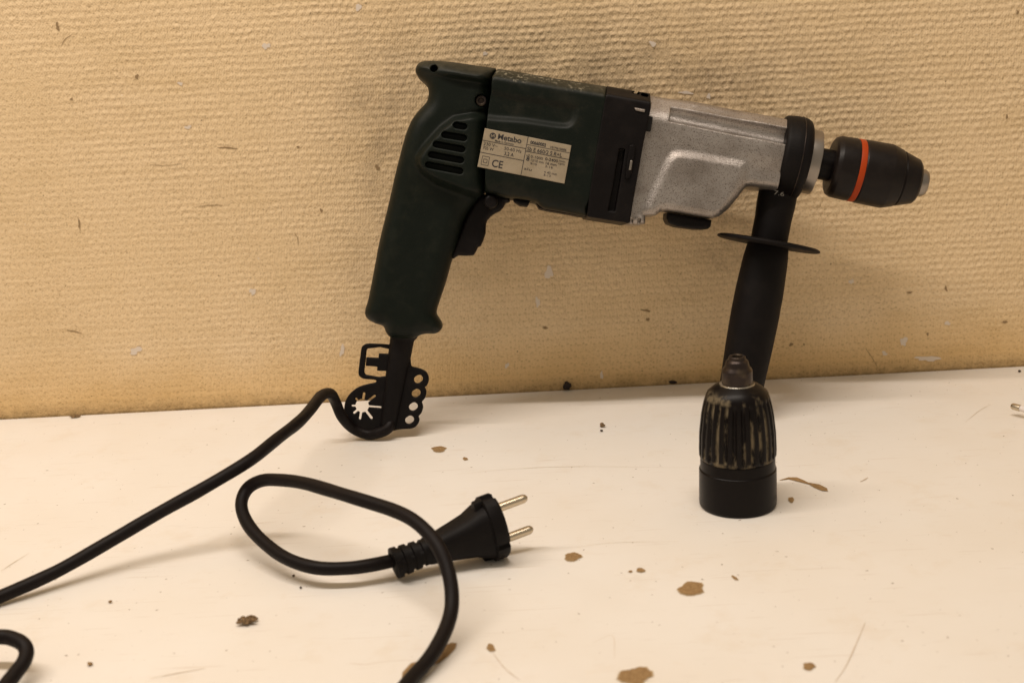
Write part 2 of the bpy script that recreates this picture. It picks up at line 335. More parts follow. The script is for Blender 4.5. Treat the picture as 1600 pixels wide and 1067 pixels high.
def nets(F, X, Y, Z, h_):
    """surface nets: sampled field -> quads"""
    s = F < 0; nx, ny, nz = F.shape
    c8 = [s[i:nx - 1 + i, j:ny - 1 + j, k:nz - 1 + k] for i in (0, 1) for j in (0, 1) for k in (0, 1)]
    cnt = sum(c.astype(np.int8) for c in c8); act = (cnt > 0) & (cnt < 8)
    I, J, K = np.nonzero(act); idx = -np.ones(act.shape, np.int64); idx[I, J, K] = np.arange(len(I))
    acc = np.zeros((len(I), 3)); num = np.zeros(len(I))
    cs = [(i, j, k) for i in (0, 1) for j in (0, 1) for k in (0, 1)]
    for a in cs:
        for ax in range(3):
            if a[ax]: continue
            b_ = list(a); b_[ax] = 1
            fa = F[I + a[0], J + a[1], K + a[2]]; fb = F[I + b_[0], J + b_[1], K + b_[2]]
            m_ = (fa < 0) != (fb < 0); tt = np.where(m_, fa / np.where(m_, fa - fb, 1), 0)
            p_ = np.array(a, float)[None, :].repeat(len(I), 0); p_[:, ax] += tt
            acc[m_] += p_[m_]; num += m_
    V = acc / num[:, None] + np.stack([I, J, K], 1)
    V = V * h_ + np.array([X[0, 0], Y[0, 0], Z[0, 0, 0]])
    Q = []
    for ax in range(3):
        sl = [slice(1, n - 1) for n in F.shape]; lo = list(sl); lo[ax] = slice(0, F.shape[ax] - 1); hi = list(sl); hi[ax] = slice(1, F.shape[ax])
        a = s[tuple(lo)]; c_ = s[tuple(hi)]; ii = np.argwhere(a != c_)
        if not len(ii): continue
        sa = a[tuple(ii.T)]; off = np.array([1, 1, 1]); off[ax] = 0; ii = ii + off
        u_, w_ = (ax + 1) % 3, (ax + 2) % 3
        def g_(du, dw):
            q = ii.copy(); q[:, u_] -= du; q[:, w_] -= dw; return idx[tuple(q.T)]
        q = np.stack([g_(1, 1), g_(0, 1), g_(0, 0), g_(1, 0)], 1)
        q[~sa] = q[~sa][:, ::-1]; Q.append(q)
    return V, np.vstack(Q)
def sdf_obj(name, F, X, Y, Z, h_, m, parent, relax=2, **kw):
    V, Q = nets(F, X, Y, Z, h_)
    for _ in range(relax):                       # light smoothing keeps the shading even
        A = np.zeros_like(V); n_ = np.zeros(len(V))
        for a, c_ in ((0, 1), (1, 2), (2, 3), (3, 0)):
            np.add.at(A, Q[:, a], V[Q[:, c_]]); np.add.at(A, Q[:, c_], V[Q[:, a]])
            np.add.at(n_, Q[:, a], 1); np.add.at(n_, Q[:, c_], 1)
        V = V * 0.5 + 0.5 * A / n_[:, None]
    return mesh_np(name, V * 0.001, Q, m, parent, **kw)

def frame(axis, up=(0, 0, 1)):
    a = np.asarray(axis, float); a = a / np.linalg.norm(a); u_ = np.asarray(up, float); u_ = u_ - a * (u_ @ a); u_ /= np.linalg.norm(u_)
    return a, u_, np.cross(a, u_)
def lathe(name, o, axis, prof, m, parent=None, seg=72, up=(0, 0, 1), rad=None, cap=(True, True), **kw):
    """prof: list of (t, r) along the axis; rad(t_index, angle) optional radius factor"""
    a, u_, w_ = frame(axis, up); V = []; F = []
    for i, (tt, r) in enumerate(prof):
        for k in range(seg):
            th = 2 * math.pi * k / seg; rr = r * (rad(i, th) if rad else 1)
            V.append(np.asarray(o) + a * tt + (u_ * math.cos(th) + w_ * math.sin(th)) * rr)
    for i in range(len(prof) - 1):
        for k in range(seg):
            k2 = (k + 1) % seg; F.append((i * seg + k, i * seg + k2, (i + 1) * seg + k2, (i + 1) * seg + k))
    if cap[0]: F.append(tuple(range(seg))[::-1])
    if cap[1]: F.append(tuple(range((len(prof) - 1) * seg, len(prof) * seg)))
    ob = mesh(name, V, F, m, parent, **kw)
    md = ob.modifiers.new('e', 'EDGE_SPLIT'); md.split_angle = R(38)
    return ob
def rprof(pts, r=0.6, k=3):
    """round the corners of a lathe profile"""
    P = [np.array(p, float) for p in pts]; out = [P[0]]
    for i in range(1, len(P) - 1):
        a = P[i - 1] - P[i]; c_ = P[i + 1] - P[i]; la, lc = np.linalg.norm(a), np.linalg.norm(c_)
        d = min(r, la * 0.45, lc * 0.45)
        if d < 1e-7: out.append(P[i]); continue
        p0 = P[i] + a / la * d; p2 = P[i] + c_ / lc * d
        for s in np.linspace(0, 1, k + 1): out.append((1 - s) ** 2 * p0 + 2 * s * (1 - s) * P[i] + s * s * p2)
    out.append(P[-1]); return out
def tube_np(P, r, seg=20):
    P = np.asarray(P); n = len(P); T = np.gradient(P, axis=0); T /= np.linalg.norm(T, axis=1)[:, None]
    rr = np.full(n, r) if np.isscalar(r) else np.asarray(r)
    u_ = np.cross(T[0], [0, 0, 1.0]); u_ /= np.linalg.norm(u_); V = []
    for i in range(n):
        u_ = u_ - T[i] * (u_ @ T[i]); u_ /= np.linalg.norm(u_); w_ = np.cross(T[i], u_)
        for k in range(seg):
            th = 2 * math.pi * k / seg; V.append(P[i] + (u_ * math.cos(th) + w_ * math.sin(th)) * rr[i])
    F = [(i * seg + k, i * seg + (k + 1) % seg, (i + 1) * seg + (k + 1) % seg, (i + 1) * seg + k) for i in range(n - 1) for k in range(seg)]
    F.append(tuple(range(seg))[::-1]); F.append(tuple(range((n - 1) * seg, n * seg)))
    return V, F

# ================================================================== the setting
def slab(name, x0, x1, y0, y1, z0, z1, m):
    V = [(x0, y0, z0), (x1, y0, z0), (x1, y1, z0), (x0, y1, z0), (x0, y0, z1), (x1, y0, z1), (x1, y1, z1), (x0, y1, z1)]
    F = [(3, 2, 1, 0), (4, 5, 6, 7), (0, 1, 5, 4), (1, 2, 6, 5), (2, 3, 7, 6), (3, 0, 4, 7)]
    return mesh(name, V, F, m, smooth=False, kind='structure')
wall = slab('wall', -1.6, 1.6, 0.0, 0.1, -0.4, 1.1, M_wall)
top = slab('tabletop', -1.6, 1.6, -1.1, -0.0018, -0.03, 0.0, M_top)

def blobmesh(px, py, wpx, hpx, surf, ang=0.0, jag=0.25, n=18, lift=0.0003, pts=None):
    """flat irregular patch; size in photo pixels"""
    P = []
    if pts is None:
        ph_ = rng.uniform(0, 6.28, 3)
        pts = []
        for k in range(n):
            th = 2 * math.pi * k / n
            rr = 1 + jag * (0.5 * math.sin(2 * th + ph_[0]) + 0.35 * math.sin(3 * th + ph_[1]) + 0.3 * math.sin(5 * th + ph_[2])) + rng.uniform(-jag, jag) * (0.35 if n < 40 else 0.28)
            x, y = rr * math.cos(th) * wpx / 2, rr * math.sin(th) * hpx / 2
            pts.append((px + x * math.cos(ang) - y * math.sin(ang), py + x * math.sin(ang) + y * math.cos(ang)))
    for x, y in pts:
        q_ = on_table(x, y) if surf == 't' else on_wall(x, y)
        q_ = q_ + (np.array([0, 0, lift]) if surf == 't' else np.array([0, -lift, 0])); P.append(q_)
    if surf == 't': F = [tuple(range(len(P)))[::-1]]
    else: F = [tuple(range(len(P)))[::-1]]
    return P, F
chips = [(1080, 920, 40, 19, 0), (895, 870, 25, 12, 0), (1001, 891, 11, 7, 0), (1264, 1041, 19, 10, 0), (992, 1056, 52, 24, 0),
         (686, 702, 22, 8, -.1), (767, 1012, 13, 10, .3), (727, 717, 7, 4, 0), (1236, 781, 9, 7, 0), (1148, 903, 10, 4, .5), (985, 893, 5, 3, 0)]
for (x, y, w_, h_, a_) in chips:
    P, F = blobmesh(x, y, w_, h_, 't', a_, 0.22, 64, lift=0.0004); c__ = np.mean(P, 0)
    P2 = [c__ + (p_ - c__) * (1.05 + 1.6 / (w_ + h_) + rng.uniform(0, .07)) - np.array([0, 0, .0002]) for p_ in P]
    ch_ = mesh('chipped_patch', P, F, M_chip, top, smooth=False); mesh('frayed_rim', P2, F, M_ptan, ch_, smooth=False)
for pts in ([(714, 1005), (712, 1013), (700, 1026), (686, 1036), (668, 1042), (655, 1052), (640, 1058), (627, 1062), (629, 1050), (642, 1036), (655, 1033), (680, 1022), (697, 1008), (705, 1004)],
            [(1216, 751), (1232, 746), (1245, 746), (1257, 751), (1262, 754), (1268, 755), (1280, 757), (1292, 763), (1294, 768), (1284, 767), (1272, 762), (1264, 757), (1256, 755), (1244, 752), (1232, 749)]):
    P, F = blobmesh(0, 0, 0, 0, 't', pts=pts); mesh('chipped_patch', P, F, M_chip, top, smooth=False)
# fine scratches
def strip(pts, w_, surf, m, parent, name, lift=0.00025):
    P = [(on_table(x, y) if surf == 't' else on_wall(x, y)) for x, y in pts]; P = curve_open(P, 5) if len(P) > 2 else np.array(P)
    T = np.gradient(P, axis=0); nrm = np.array([0, 0, 1.]) if surf == 't' else np.array([0, -1., 0]); V = []
    n = len(P)
    for i in range(n):
        s_ = np.cross(T[i], nrm); s_ /= np.linalg.norm(s_); ww = w_ * (0.35 + 0.65 * math.sin(math.pi * (i + 0.4) / n)) * rng.uniform(0.6, 1.1)
        V += [P[i] + s_ * ww / 2 + nrm * lift, P[i] - s_ * ww / 2 + nrm * lift]
    F = [(2 * i, 2 * i + 1, 2 * i + 3, 2 * i + 2) for i in range(n - 1)]
    mesh(name, V, F, m, parent, smooth=False)
for pts, w_ in (([(1352, 972), (1338, 1005), (1322, 1040), (1305, 1065)], .0006), ([(770, 1020), (790, 1045), (812, 1062)], .0006),
                ([(235, 1060), (275, 1052), (320, 1044)], .0006), ([(715, 741), (800, 733), (900, 729), (1080, 731)], .0004),
                ([(2, 892), (20, 880), (46, 864)], .0006), ([(380, 822), (400, 818), (432, 815)], .0004),
                ([(760, 893), (790, 888), (850, 884)], .0003), ([(1508, 660), (1530, 642), (1548, 632)], .0004),
                ([(925, 1005), (957, 993), (960, 1030)], .0003), ([(900, 855), (960, 848), (1060, 846)], .0003),
                ([(545, 1036), (570, 1038), (600, 1034)], .0003), ([(1344, 753), (1350, 750), (1356, 746)], .0012)):
    strip(pts, w_ * 0.8, 't', M_scr, top, 'scratch')
for (x, y, w_, h_, s_) in ((858, 426, 11, 22, 'w'), (212, 548, 16, 12, 'w'), (535, 547, 8, 16, 'w'), (1412, 533, 9, 16, 'w'), (1450, 560, 36, 8, 'w'),
                     (1330, 440, 7, 8, 'w'), (282, 131, 7, 6, 'w'), (294, 199, 9, 6, 'w'), (416, 72, 12, 10, 'w'), (1072, 145, 18, 5, 'w'),
                     (1020, 69, 10, 8, 'w'), (560, 12, 8, 12, 'w'), (1107, 151, 7, 7, 'w'), (840, 472, 8, 12, 'w'), (395, 455, 12, 8, 'w'),
                     (792, 571, 5, 9, 'w'), (940, 586, 5, 10, 'w'), (1480, 505, 10, 5, 'w'), (1382, 552, 8, 6, 'w'), (758, 84, 6, 7, 'w')):
    P, F = blobmesh(x, y, w_, h_, 'w', rng.uniform(-.4, .4), 0.5, 16); mesh('paint_fleck', P, F, M_fleck, wall, smooth=False)
for (x, y, w_, h_) in ((90, 42, 5, 12), (1012, 499, 5, 6), (1009, 485, 13, 4), (590, 262, 6, 9), (852, 512, 9, 4), (1449, 522, 4, 4),
                       (1421, 457, 7, 3), (1478, 451, 4, 8), (1570, 503, 10, 3), (214, 120, 7, 6), (1590, 20, 4, 5), (1573, 183, 4, 6), (466, 230, 4, 4),
                       (112, 155, 4, 5), (124, 350, 3, 10), (502, 329, 5, 5), (1236, 538, 7, 4), (1256, 538, 3, 3)):
    P, F = blobmesh(x, y, w_, h_, 'w', rng.uniform(-.3, .3), 0.5, 12); mesh('dark_speck', P, F, M_mark, wall, smooth=False)
for pts, w_ in (([(122, 340), (124, 352), (126, 362)], .0005), ([(96, 72), (102, 62), (112, 55)], .0006),
                ([(105, 516), (118, 518), (128, 521)], .0008), ([(308, 323), (330, 321), (348, 321)], .0006), ([(1353, 545), (1362, 558), (1370, 572)], .0005),
                ([(340, 231), (355, 231), (372, 233)], .0009), ([(460, 364), (465, 372), (466, 384)], .0005), ([(235, 258), (260, 259), (285, 256)], .0004)):
    strip(pts, w_, 'w', M_mark, wall, 'hairline_mark')

# ------------------------------------------------------------------ loose crumbs
def crumb(px, py, size, m, label, name='crumb', flat=0.7, lumps=4, long=1.0, ang=0.0, cat='crumb'):
    base_ = on_table(px, py, size * 0.3); bm = bmesh.new()
    for k in range(lumps):
        r_ = size * ((0.5 if lumps < 10 else 0.3) if k == 0 else rng.uniform(0.2, 0.4) * (1 if lumps < 10 else 0.5)) ; off = rng.uniform(-1, 1, 3) * size * (0.42 if lumps < 10 else 0.5) if k else np.zeros(3)
        g_ = bmesh.ops.create_icosphere(bm, subdivisions=2, radius=r_)
        for v_ in g_['verts']:
            d_ = rng.uniform(0.72, 1.2); v_.co = Vector((v_.co.x * d_ * long + off[0] * long, v_.co.y * d_ + off[1], (v_.co.z * d_) * flat + abs(off[2]) * 0.5 + size * 0.28))
    mn = min(v_.co.z for v_ in bm.verts)
    for v_ in bm.verts: v_.co.z -= mn
    bmesh.ops.rotate(bm, verts=bm.verts, cent=(0, 0, 0), matrix=Matrix.Rotation(ang, 3, 'Z'))
    me = bpy.data.meshes.new(name); bm.to_mesh(me); bm.free(); me.materials.append(m)
    o = bpy.data.objects.new(name, me); o.location = (base_[0], base_[1], 0.0002); link(o, None, label, cat)
crumb(387, 968, 0.0062, M_crumb, 'largest brown crumbly fragment on the white top, lying left of the looped cord', lumps=26, long=1.35)
crumb(886, 606, 0.0058, M_dcrumb, 'dark brown pellet lying in the corner where table meets wall', lumps=2, flat=1.1)
crumb(941, 665, 0.0032, M_crumb, 'small olive-brown crumb behind the loose chuck on its left, with a black speck in front', lumps=3)
crumb(940, 673, 0.0020, M_dcrumb, 'tiny black speck just in front of the small olive-brown crumb', lumps=1)
crumb(141, 1037, 0.0024, M_chip, 'small tan crumb near the lower left corner, right of the bent cord', lumps=2)
crumb(172, 940, 0.0018, M_chip, 'tiny brown crumb below the shadow of the long cord at left', lumps=2)
crumb(459, 900, 0.0017, M_crumb, 'tiny brown crumb under the lower run of the looped cord', lumps=2)
crumb(470, 918, 0.0014, M_dcrumb, 'tiny dark crumb on the thin shadow of the looped cord', lumps=1)
crumb(119, 650, 0.0036, M_crumb, 'brown sliver of debris at the foot of the wall on the far left', lumps=3, long=2.0, flat=0.4, ang=0.3, cat='splinter', name='splinter')
crumb(1593, 580, 0.0022, M_dcrumb, 'black speck on the table near the wall at the far right', lumps=1)
crumb(1052, 597, 0.0040, M_dcrumb, 'dark lump of dirt in the table corner left of the side handle', lumps=4, long=1.6, flat=0.6)

# ================================================================== the drill
drill = bpy.data.objects.new('power_drill', None); drill.empty_display_size = 0.05
drill.location = DO; drill.rotation_euler = (math.pi / 2 - LEAN, 0, 0)
link(drill, None, 'dark green and silver electric drill with black cord leaning against the wall', 'drill')

# ---- grip housing (rear part of the green body)
H_ = 0.62
rear = [(777, 112), (747, 108), (701, 101.6), (672, 99.3), (659, 101), (653, 106), (650.5, 114), (653, 120.5), (661, 128), (668, 136), (671, 146), (670.5, 155),
        (667, 164), (657.5, 174), (646, 189), (639, 204), (633, 222), (625.6, 249), (617.5, 280), (606, 329), (594, 377.5), (583, 436), (576, 470), (572, 483),
        (572, 492), (577, 499), (588, 505), (600, 509), (604, 518), (611, 526), (630, 529), (648, 528), (657, 523), (668, 520.8), (680, 520.8), (688, 516.5), (691.5, 509), (689, 501.5),
        (683.5, 493), (682, 486), (686.7, 470), (696.5, 441), (706, 407), (717, 375), (728, 340), (745, 316), (757, 303)]
seam = [(757.6, 303), (759.0, 260), (759.8, 210), (762.7, 180), (767.7, 150), (769.1, 128), (777.5, 112)]
P_rear = curve_closed(PL(rear), 3)
P_rear = np.vstack([curve_open(PL(rear), 4), curve_open(PL(seam), 3)[1:-1]])
u0, v0 = P_rear.min(0) - 3; u1, v1 = P_rear.max(0) + 3
X, Y, Z = grid(u0, u1, v0, v1, -34, 34, H_)
d2 = blur(poly_sdf(X, Y, P_rear), 2)
bul = PL([(800, 178), (735, 180), (710, 185), (690, 200), (676, 215), (661, 232), (652, 246), (652, 258), (657, 267), (680, 284), (720, 300), (800, 322)], 24)
db = poly_sdf(X, Y, bul)
ytop = PL([(700, 150)], 0)[0][1]
upper = sstep(Y, PL([(660, 330)])[0][1], PL([(660, 210)])[0][1])
T = 17.5 + 5.0 * upper                                   # grip is slimmer than the shoulder
T = T + (29.0 - T) * sstep(-db, -2.5, 3.5)
# broad web towards the motor along the top
T = T + 2.0 * sstep(X, PL([(690, 140)])[0][0], PL([(760, 140)])[0][0]) * (db > 2.5) * upper
dtr = poly_sdf(X, Y, PL([(500, 72), (640, 90.5), (672, 95), (778, 112.5), (900, 132), (900, 600), (500, 600)]))
rail = sstep(dtr, -12.0, -9.5) * sstep(X, PL([(655, 120)])[0][0], PL([(730, 120)])[0][0])
T = T + (29.3 - T) * rail
T = blur(T.astype(np.float32), 4)
F_ = rext(d2, Z, T[..., None], 11, 13)
F_ = smax(F_, (dtr[..., None] + (np.abs(Z) - 30.0) * 0.62 + 7.0) * 0.85, 3.0)
for a_, c_ in (((713, 196), (725, 198.3)), ((695, 211), (725, 216)), ((681.5, 226), (722, 233.5)), ((674, 242), (720, 250.5)), ((669.5, 258), (719, 267.5))):
    A_, B_ = PL([a_, c_], 27); ds = cap_sdf(X, Y, A_, B_, 2.05)
    F_ = np.maximum(F_, -np.maximum(ds[..., None], 21.5 - np.abs(Z)))
c0 = PL([(680, 112)], 8)[0]; dh = cap_sdf(X, Y, c0, c0 + [0.01, 0], 2.4); F_ = np.maximum(F_, -np.maximum(dh[..., None], 3 - np.abs(Z)))
c1 = PL([(751.5, 157)], 24)[0]; dh = cap_sdf(X, Y, c1, c1 + [0.01, 0], 3.9); F_ = np.maximum(F_, -np.maximum(dh[..., None], 18 - np.abs(Z)))
sdf_obj('grip_housing', F_, X, Y, Z, H_, M_green, drill)
lathe('screw', (c1[0] / 1000, c1[1] / 1000, 0.0175), (0, 0, 1), rprof([(0, .0034), (.0035, .0034), (.0035, .0018), (.0015, .0017)], .0004), M_dsteel, drill, 30, up=(0, 1, 0))
# small trademark square moulded on the grip
# ---- motor housing
mot_top = [(778, 112.5), (800, 116), (860, 126.5), (946, 139.8)]
mot_front = [(946, 139.8), (941, 165), (935, 200), (929, 235), (922, 280), (917, 312), (914, 339.5)]
mot_bot = [(914, 339.5), (880, 333), (848, 327.5), (841, 322), (836, 317), (827, 315), (808, 312), (790, 311), (770, 306), (758, 303.5)]
P_m = PL(mot_top + mot_front[1:] + mot_bot[1:] + [(759.6, 260), (760.4, 210), (763.3, 180), (768.3, 150), (769.6, 128)])
u0, v0 = P_m.min(0) - 3; u1, v1 = P_m.max(0) + 3
X, Y, Z = grid(u0, u1, v0, v1, -34, 34, H_)
d2 = blur(poly_sdf(X, Y, P_m), 1)
dtop = blur(poly_sdf(X, Y, PL([(600, 92), (778, 112.5), (946, 139.8), (1100, 165), (1100, 600), (600, 600)])), 1)   # distance below the top edge
dbot = blur(poly_sdf(X, Y, PL([(600, 285), (758, 303.5), (914, 335), (1100, 368), (1100, -200), (600, -200)])), 1)
T0 = 30.0
F_ = np.maximum(d2[..., None], np.abs(Z) - T0)
F_ = smax(F_, (dtop[..., None] * 1.0 + (np.abs(Z) - T0) * 0.62 + 7.0) * 0.85, 3.0)      # broad bevel along the top
F_ = smax(F_, (dbot[..., None] + (np.abs(Z) - T0) + 5.0) * 0.707, 4.0)
rec = curve_closed(PL([(740, 137), (800, 147), (870, 158), (902, 165), (904, 176), (901, 188), (894, 198), (878, 201.5), (820, 193.5), (740, 182.5)], 29), 4)
dr = poly_sdf(X, Y, rec)
cut = 2.6 * sstep(-dr, -0.5, 4.5)
F_ = np.maximum(F_, np.abs(Z) - T0 + blur(cut.astype(np.float32), 2)[..., None])
sdf_obj('motor_housing', F_, X, Y, Z, H_, M_green2, drill)

# ---- black flange between motor and gears
fl = [(945.5, 139.8), (986.5, 147), (1012, 151), (1009.5, 178.5), (1004, 205), (999, 228), (995, 251), (988, 290), (981, 330), (978, 351), (955, 347.5), (913.5, 341),
      (916, 312), (921, 280), (928, 235), (934, 200), (940, 165)]
P_f = PL(fl); u0, v0 = P_f.min(0) - 3; u1, v1 = P_f.max(0) + 3
X, Y, Z = grid(u0, u1, v0, v1, -34, 34, 0.55)
d2 = poly_sdf(X, Y, P_f)
dtop = poly_sdf(X, Y, PL([(600, 85), (948, 140), (1012, 151.5), (1300, 200), (1300, 600), (600, 600)]))
F_ = np.maximum(d2[..., None], np.abs(Z) - 30.15)
F_ = smax(F_, (dtop[..., None] + (np.abs(Z) - 30.15) * 0.62 + 7.0) * 0.85, 1.6)
slot = PL([(968, 232), (977, 233), (969, 285), (961, 331), (950, 330), (958, 290)], 30)
F_ = np.maximum(F_, -np.maximum(poly_sdf(X, Y, slot)[..., None], 25 - np.abs(Z)))
for a_, c_ in (((989, 148), (995, 149)), ((1002, 152), (1007, 153))):
    A_, B_ = PL([a_, c_], 10); F_ = np.maximum(F_, -np.maximum(cap_sdf(X, Y, A_, B_, 1.3)[..., None], np.abs(Z + 0) * 0 + (6 - Z)))
sdf_obj('bearing_flange', F_, X, Y, Z, 0.55, M_black, drill, relax=1)
def plate(name, pts, n0, n1, m, parent=drill, nfeat=None, r=0.5, h_=0.4, relax=1, holes=(), k=0, **kw):
    P_ = PL(pts, (n1 if nfeat is None else nfeat)); P_ = curve_closed(P_, k) if k else P_
    a0 = P_.min(0) - 1.5; a1 = P_.max(0) + 1.5
    X, Y, Z = grid(a0[0], a1[0], a0[1], a1[1], n0 - 1.5, n1 + 1.5, h_); d_ = poly_sdf(X, Y, P_)
    for hf in holes: d_ = np.maximum(d_, -hf(X, Y))
    F_ = rext(d_, Z - (n0 + n1) / 2, (n1 - n0) / 2, r, r)
    return sdf_obj(name, F_, X, Y, Z, h_, m, parent, relax, **kw)
plate('latch', [(984, 227), (990, 226), (993.5, 231), (989, 262), (984, 279), (977, 279), (979, 255)], 28, 32.2, M_black, r=0.7)
plate('latch_pin', [(985, 250), (989, 251), (986.5, 266), (982, 266)], 30, 32.7, M_nose, r=0.6)
plate('lock_tab', [(1006, 180.5), (1020.5, 182.5), (1017, 205.5), (1002, 204)], 20, 25.5, M_dark, r=0.4)
plate('clip', [(991, 168), (1009, 171), (1007.5, 176), (993, 173)], 27, 31.3, M_alu, r=0.8)

# ---- gear housing
gh = [(1010, 151.2), (1040, 156.5), (1083, 161.5), (1152, 175.5), (1235, 191), (1235, 305), (1199, 298), (1165, 294), (1157.5, 295.5), (1145.5, 312), (1132, 328.5), (1118.5, 339), (1108, 342.5),
      (1070, 336), (1037.5, 330.5), (1029, 331), (1020, 338.5), (1004, 339), (1004, 351.5), (990, 352.5), (979.5, 351.5), (966, 345), (970.5, 330), (976, 290), (983, 251), (987, 228), (992, 205), (996, 178.5), (1000, 152)]
P_g = PL(gh); u0, v0 = P_g.min(0) - 3; u1, v1 = P_g.max(0) + 3
HG = 0.5
X, Y, Z = grid(u0, u1, v0, v1, -33, 33, HG)
d2 = blur(poly_sdf(X, Y, P_g), 2)
AX0 = PL([(1297, 259)])[0]; AX1 = PL([(1449.6, 287.8)])[0]; AXD = (AX1 - AX0) / np.linalg.norm(AX1 - AX0); AXN = np.array([-AXD[1], AXD[0]])
sa_ = (X - AX0[0]) * AXD[0] + (Y - AX0[1]) * AXD[1]; sn_ = (X - AX0[0]) * AXN[0] + (Y - AX0[1]) * AXN[1]
PXMM = 0.405
cyl = np.sqrt(sn_[..., None] ** 2 + Z * Z) - (20.5 + 2.5 * sstep(sa_, -190 * PXMM, -120 * PXMM))[..., None]
plat_pts = curve_closed(PL([(1057, 238), (1080, 239), (1120, 246), (1160, 252), (1168, 257), (1166, 275), (1156, 296), (1142, 318), (1120, 345), (1060, 360), (985, 360), (1001, 335), (1013, 311), (1026, 284), (1038, 258), (1047, 244)], 24), 3)
dp = poly_sdf(X, Y, plat_pts)
T = 21.5 + 0 * X
T = T + 2.3 * sstep(-dp, -2.6, 5.0)
T = np.where(X < PL([(1011, 250)], 22)[0][0] + 0, T, T)
T = blur(T.astype(np.float32), 3)
block = rext(d2, Z, T[..., None], 5.0, 6.0)
dtg = poly_sdf(X, Y, PL([(700, 100), (1013, 151.5), (1083, 161.5), (1152, 175.5), (1400, 222), (1400, 600), (700, 600)]))
block = smax(block, (np.abs(Z) - 21.5 + (14.0 + dtg)[..., None] * 0.8) * 0.78, 2.5)
# lower-left wedge stays a little proud, like a casting rib
F_ = smin(block, np.maximum(cyl, d2[..., None]), 3.0)
# open channel scooped along the upper front edge
Ca, Cb = PL([(1047, 178.0), (1216, 211.5)], 18); ce = (Cb - Ca) / np.linalg.norm(Cb - Ca)
ct = (X - Ca[0]) * ce[0] + (Y - Ca[1]) * ce[1]; cn = -(X - Ca[0]) * ce[1] + (Y - Ca[1]) * ce[0]
chan = np.maximum(np.sqrt(cn[..., None] ** 2 + (Z - 19.3) ** 2) - (5.5 + 0.008 * ct)[..., None], -ct[..., None])
F_ = smax(F_, -chan, 0.5)
F_ = np.maximum(F_, np.minimum((sa_ + 84 * PXMM)[..., None], np.sqrt(sn_[..., None] ** 2 + Z * Z) - 48 * PXMM))
nt = PL([(984.0, 341), (990, 342), (989, 350), (983, 349)], 24); F_ = np.maximum(F_, -np.maximum(poly_sdf(X, Y, nt)[..., None], 18 - np.abs(Z)))
nt = PL([(997.5, 341), (1002, 341.5), (1001, 350), (996.5, 349.5)], 24); F_ = np.maximum(F_, -np.maximum(poly_sdf(X, Y, nt)[..., None], 18 - np.abs(Z)))
sdf_obj('gear_housing', F_, X, Y, Z, HG, M_alu, drill, relax=2)
# gear selector knob under the housing
plate('gear_knob', [(1039, 333), (1108, 344.5), (1106.5, 355), (1102, 359), (1085, 359), (1055, 355), (1042, 350), (1038.5, 343)], -13, 13, M_black, nfeat=0, r=2.0, h_=0.5)
plate('direction_slider', [(800, 310), (829, 314), (824, 323.5), (812, 322), (804, 317)], -10, 10, M_black, nfeat=0, r=1.5, h_=0.5)
plate('bottom_rail', [(836, 316.5), (880, 324), (914, 331), (914, 340.5), (880, 334.5), (856, 330.5), (842, 327)], -12, 12, M_black, nfeat=0, r=1.2, h_=0.5)
trig = [(742, 316), (752, 305), (775, 303), (795, 309), (797, 316), (790, 318), (786, 325), (781.5, 330), (773, 334), (767, 338.5), (761, 345), (759.4, 351), (758.8, 365), (755, 376), (751, 385), (746.5, 386.5),
        (743.5, 394), (739.5, 399.5), (728, 400), (716, 399.4), (708, 405), (705, 400), (716, 370), (728, 340)]
plate('trigger', trig, -8.5, 8.5, M_black, nfeat=0, r=3.0, h_=0.5, relax=2)
c2 = PL([(767, 315)], 20)[0]
lathe('lock_button', (c2[0] / 1000, c2[1] / 1000, 0.006), (0, 0, 1), rprof([(0, .0044), (.0160, .0044), (.0172, .003), (.0172, .0001)], .001), M_black, drill, 30, up=(0, 1, 0))

# ---- worn white print along the top bevel, marks on the casting
def text(name, body, px, py, n, hpx, m, parent, ang=None, bold=0.0, wpx=None, extr=0.02, shear=0.0):
    """body lettered on the plane n mm in front of the middle, baseline starting at photo pixel (px,py)"""
    cu = bpy.data.curves.new(name, 'FONT'); cu.body = body; cu.size = 1.0; cu.offset = bold; cu.extrude = 0.0; cu.shear = shear
    tmp = bpy.data.objects.new('tmp', cu); C.objects.link(tmp); bpy.context.view_layer.update()
    dg = bpy.context.evaluated_depsgraph_get(); me = bpy.data.meshes.new_from_object(tmp.evaluated_get(dg)); bpy.data.objects.remove(tmp)
    co = np.zeros(len(me.vertices) * 3); me.vertices.foreach_get('co', co); co = co.reshape(-1, 3)
    if not len(co): return
    w0 = co[:, 0].max() - co[:, 0].min(); hh = 0.72
    p0 = on_drill(px, py, n); a = LANG if ang is None else ang
    dx = np.array([math.cos(a), math.sin(a)]); dy = np.array([-math.sin(a), math.cos(a)])
    sy = hpx * PXMM / hh; sx_ = sy if wpx is None else wpx * PXMM / w0
    x_ = (co[:, 0] - co[:, 0].min()) * sx_; y_ = co[:, 1] * sy
    out = np.stack([p0[0] + x_ * dx[0] + y_ * dy[0], p0[1] + x_ * dx[1] + y_ * dy[1], np.full(len(x_), n)], 1) * 0.001
    me.vertices.foreach_set('co', out.ravel()); me.update(); me.name = name; me.materials.clear(); me.materials.append(m)
    link(bpy.data.objects.new(name, me), parent)
_a = PL([(755, 201)], 30)[0]; _b = PL([(893, 228)], 30)[0]; LANG = math.atan2(_b[1] - _a[1], _b[0] - _a[0])

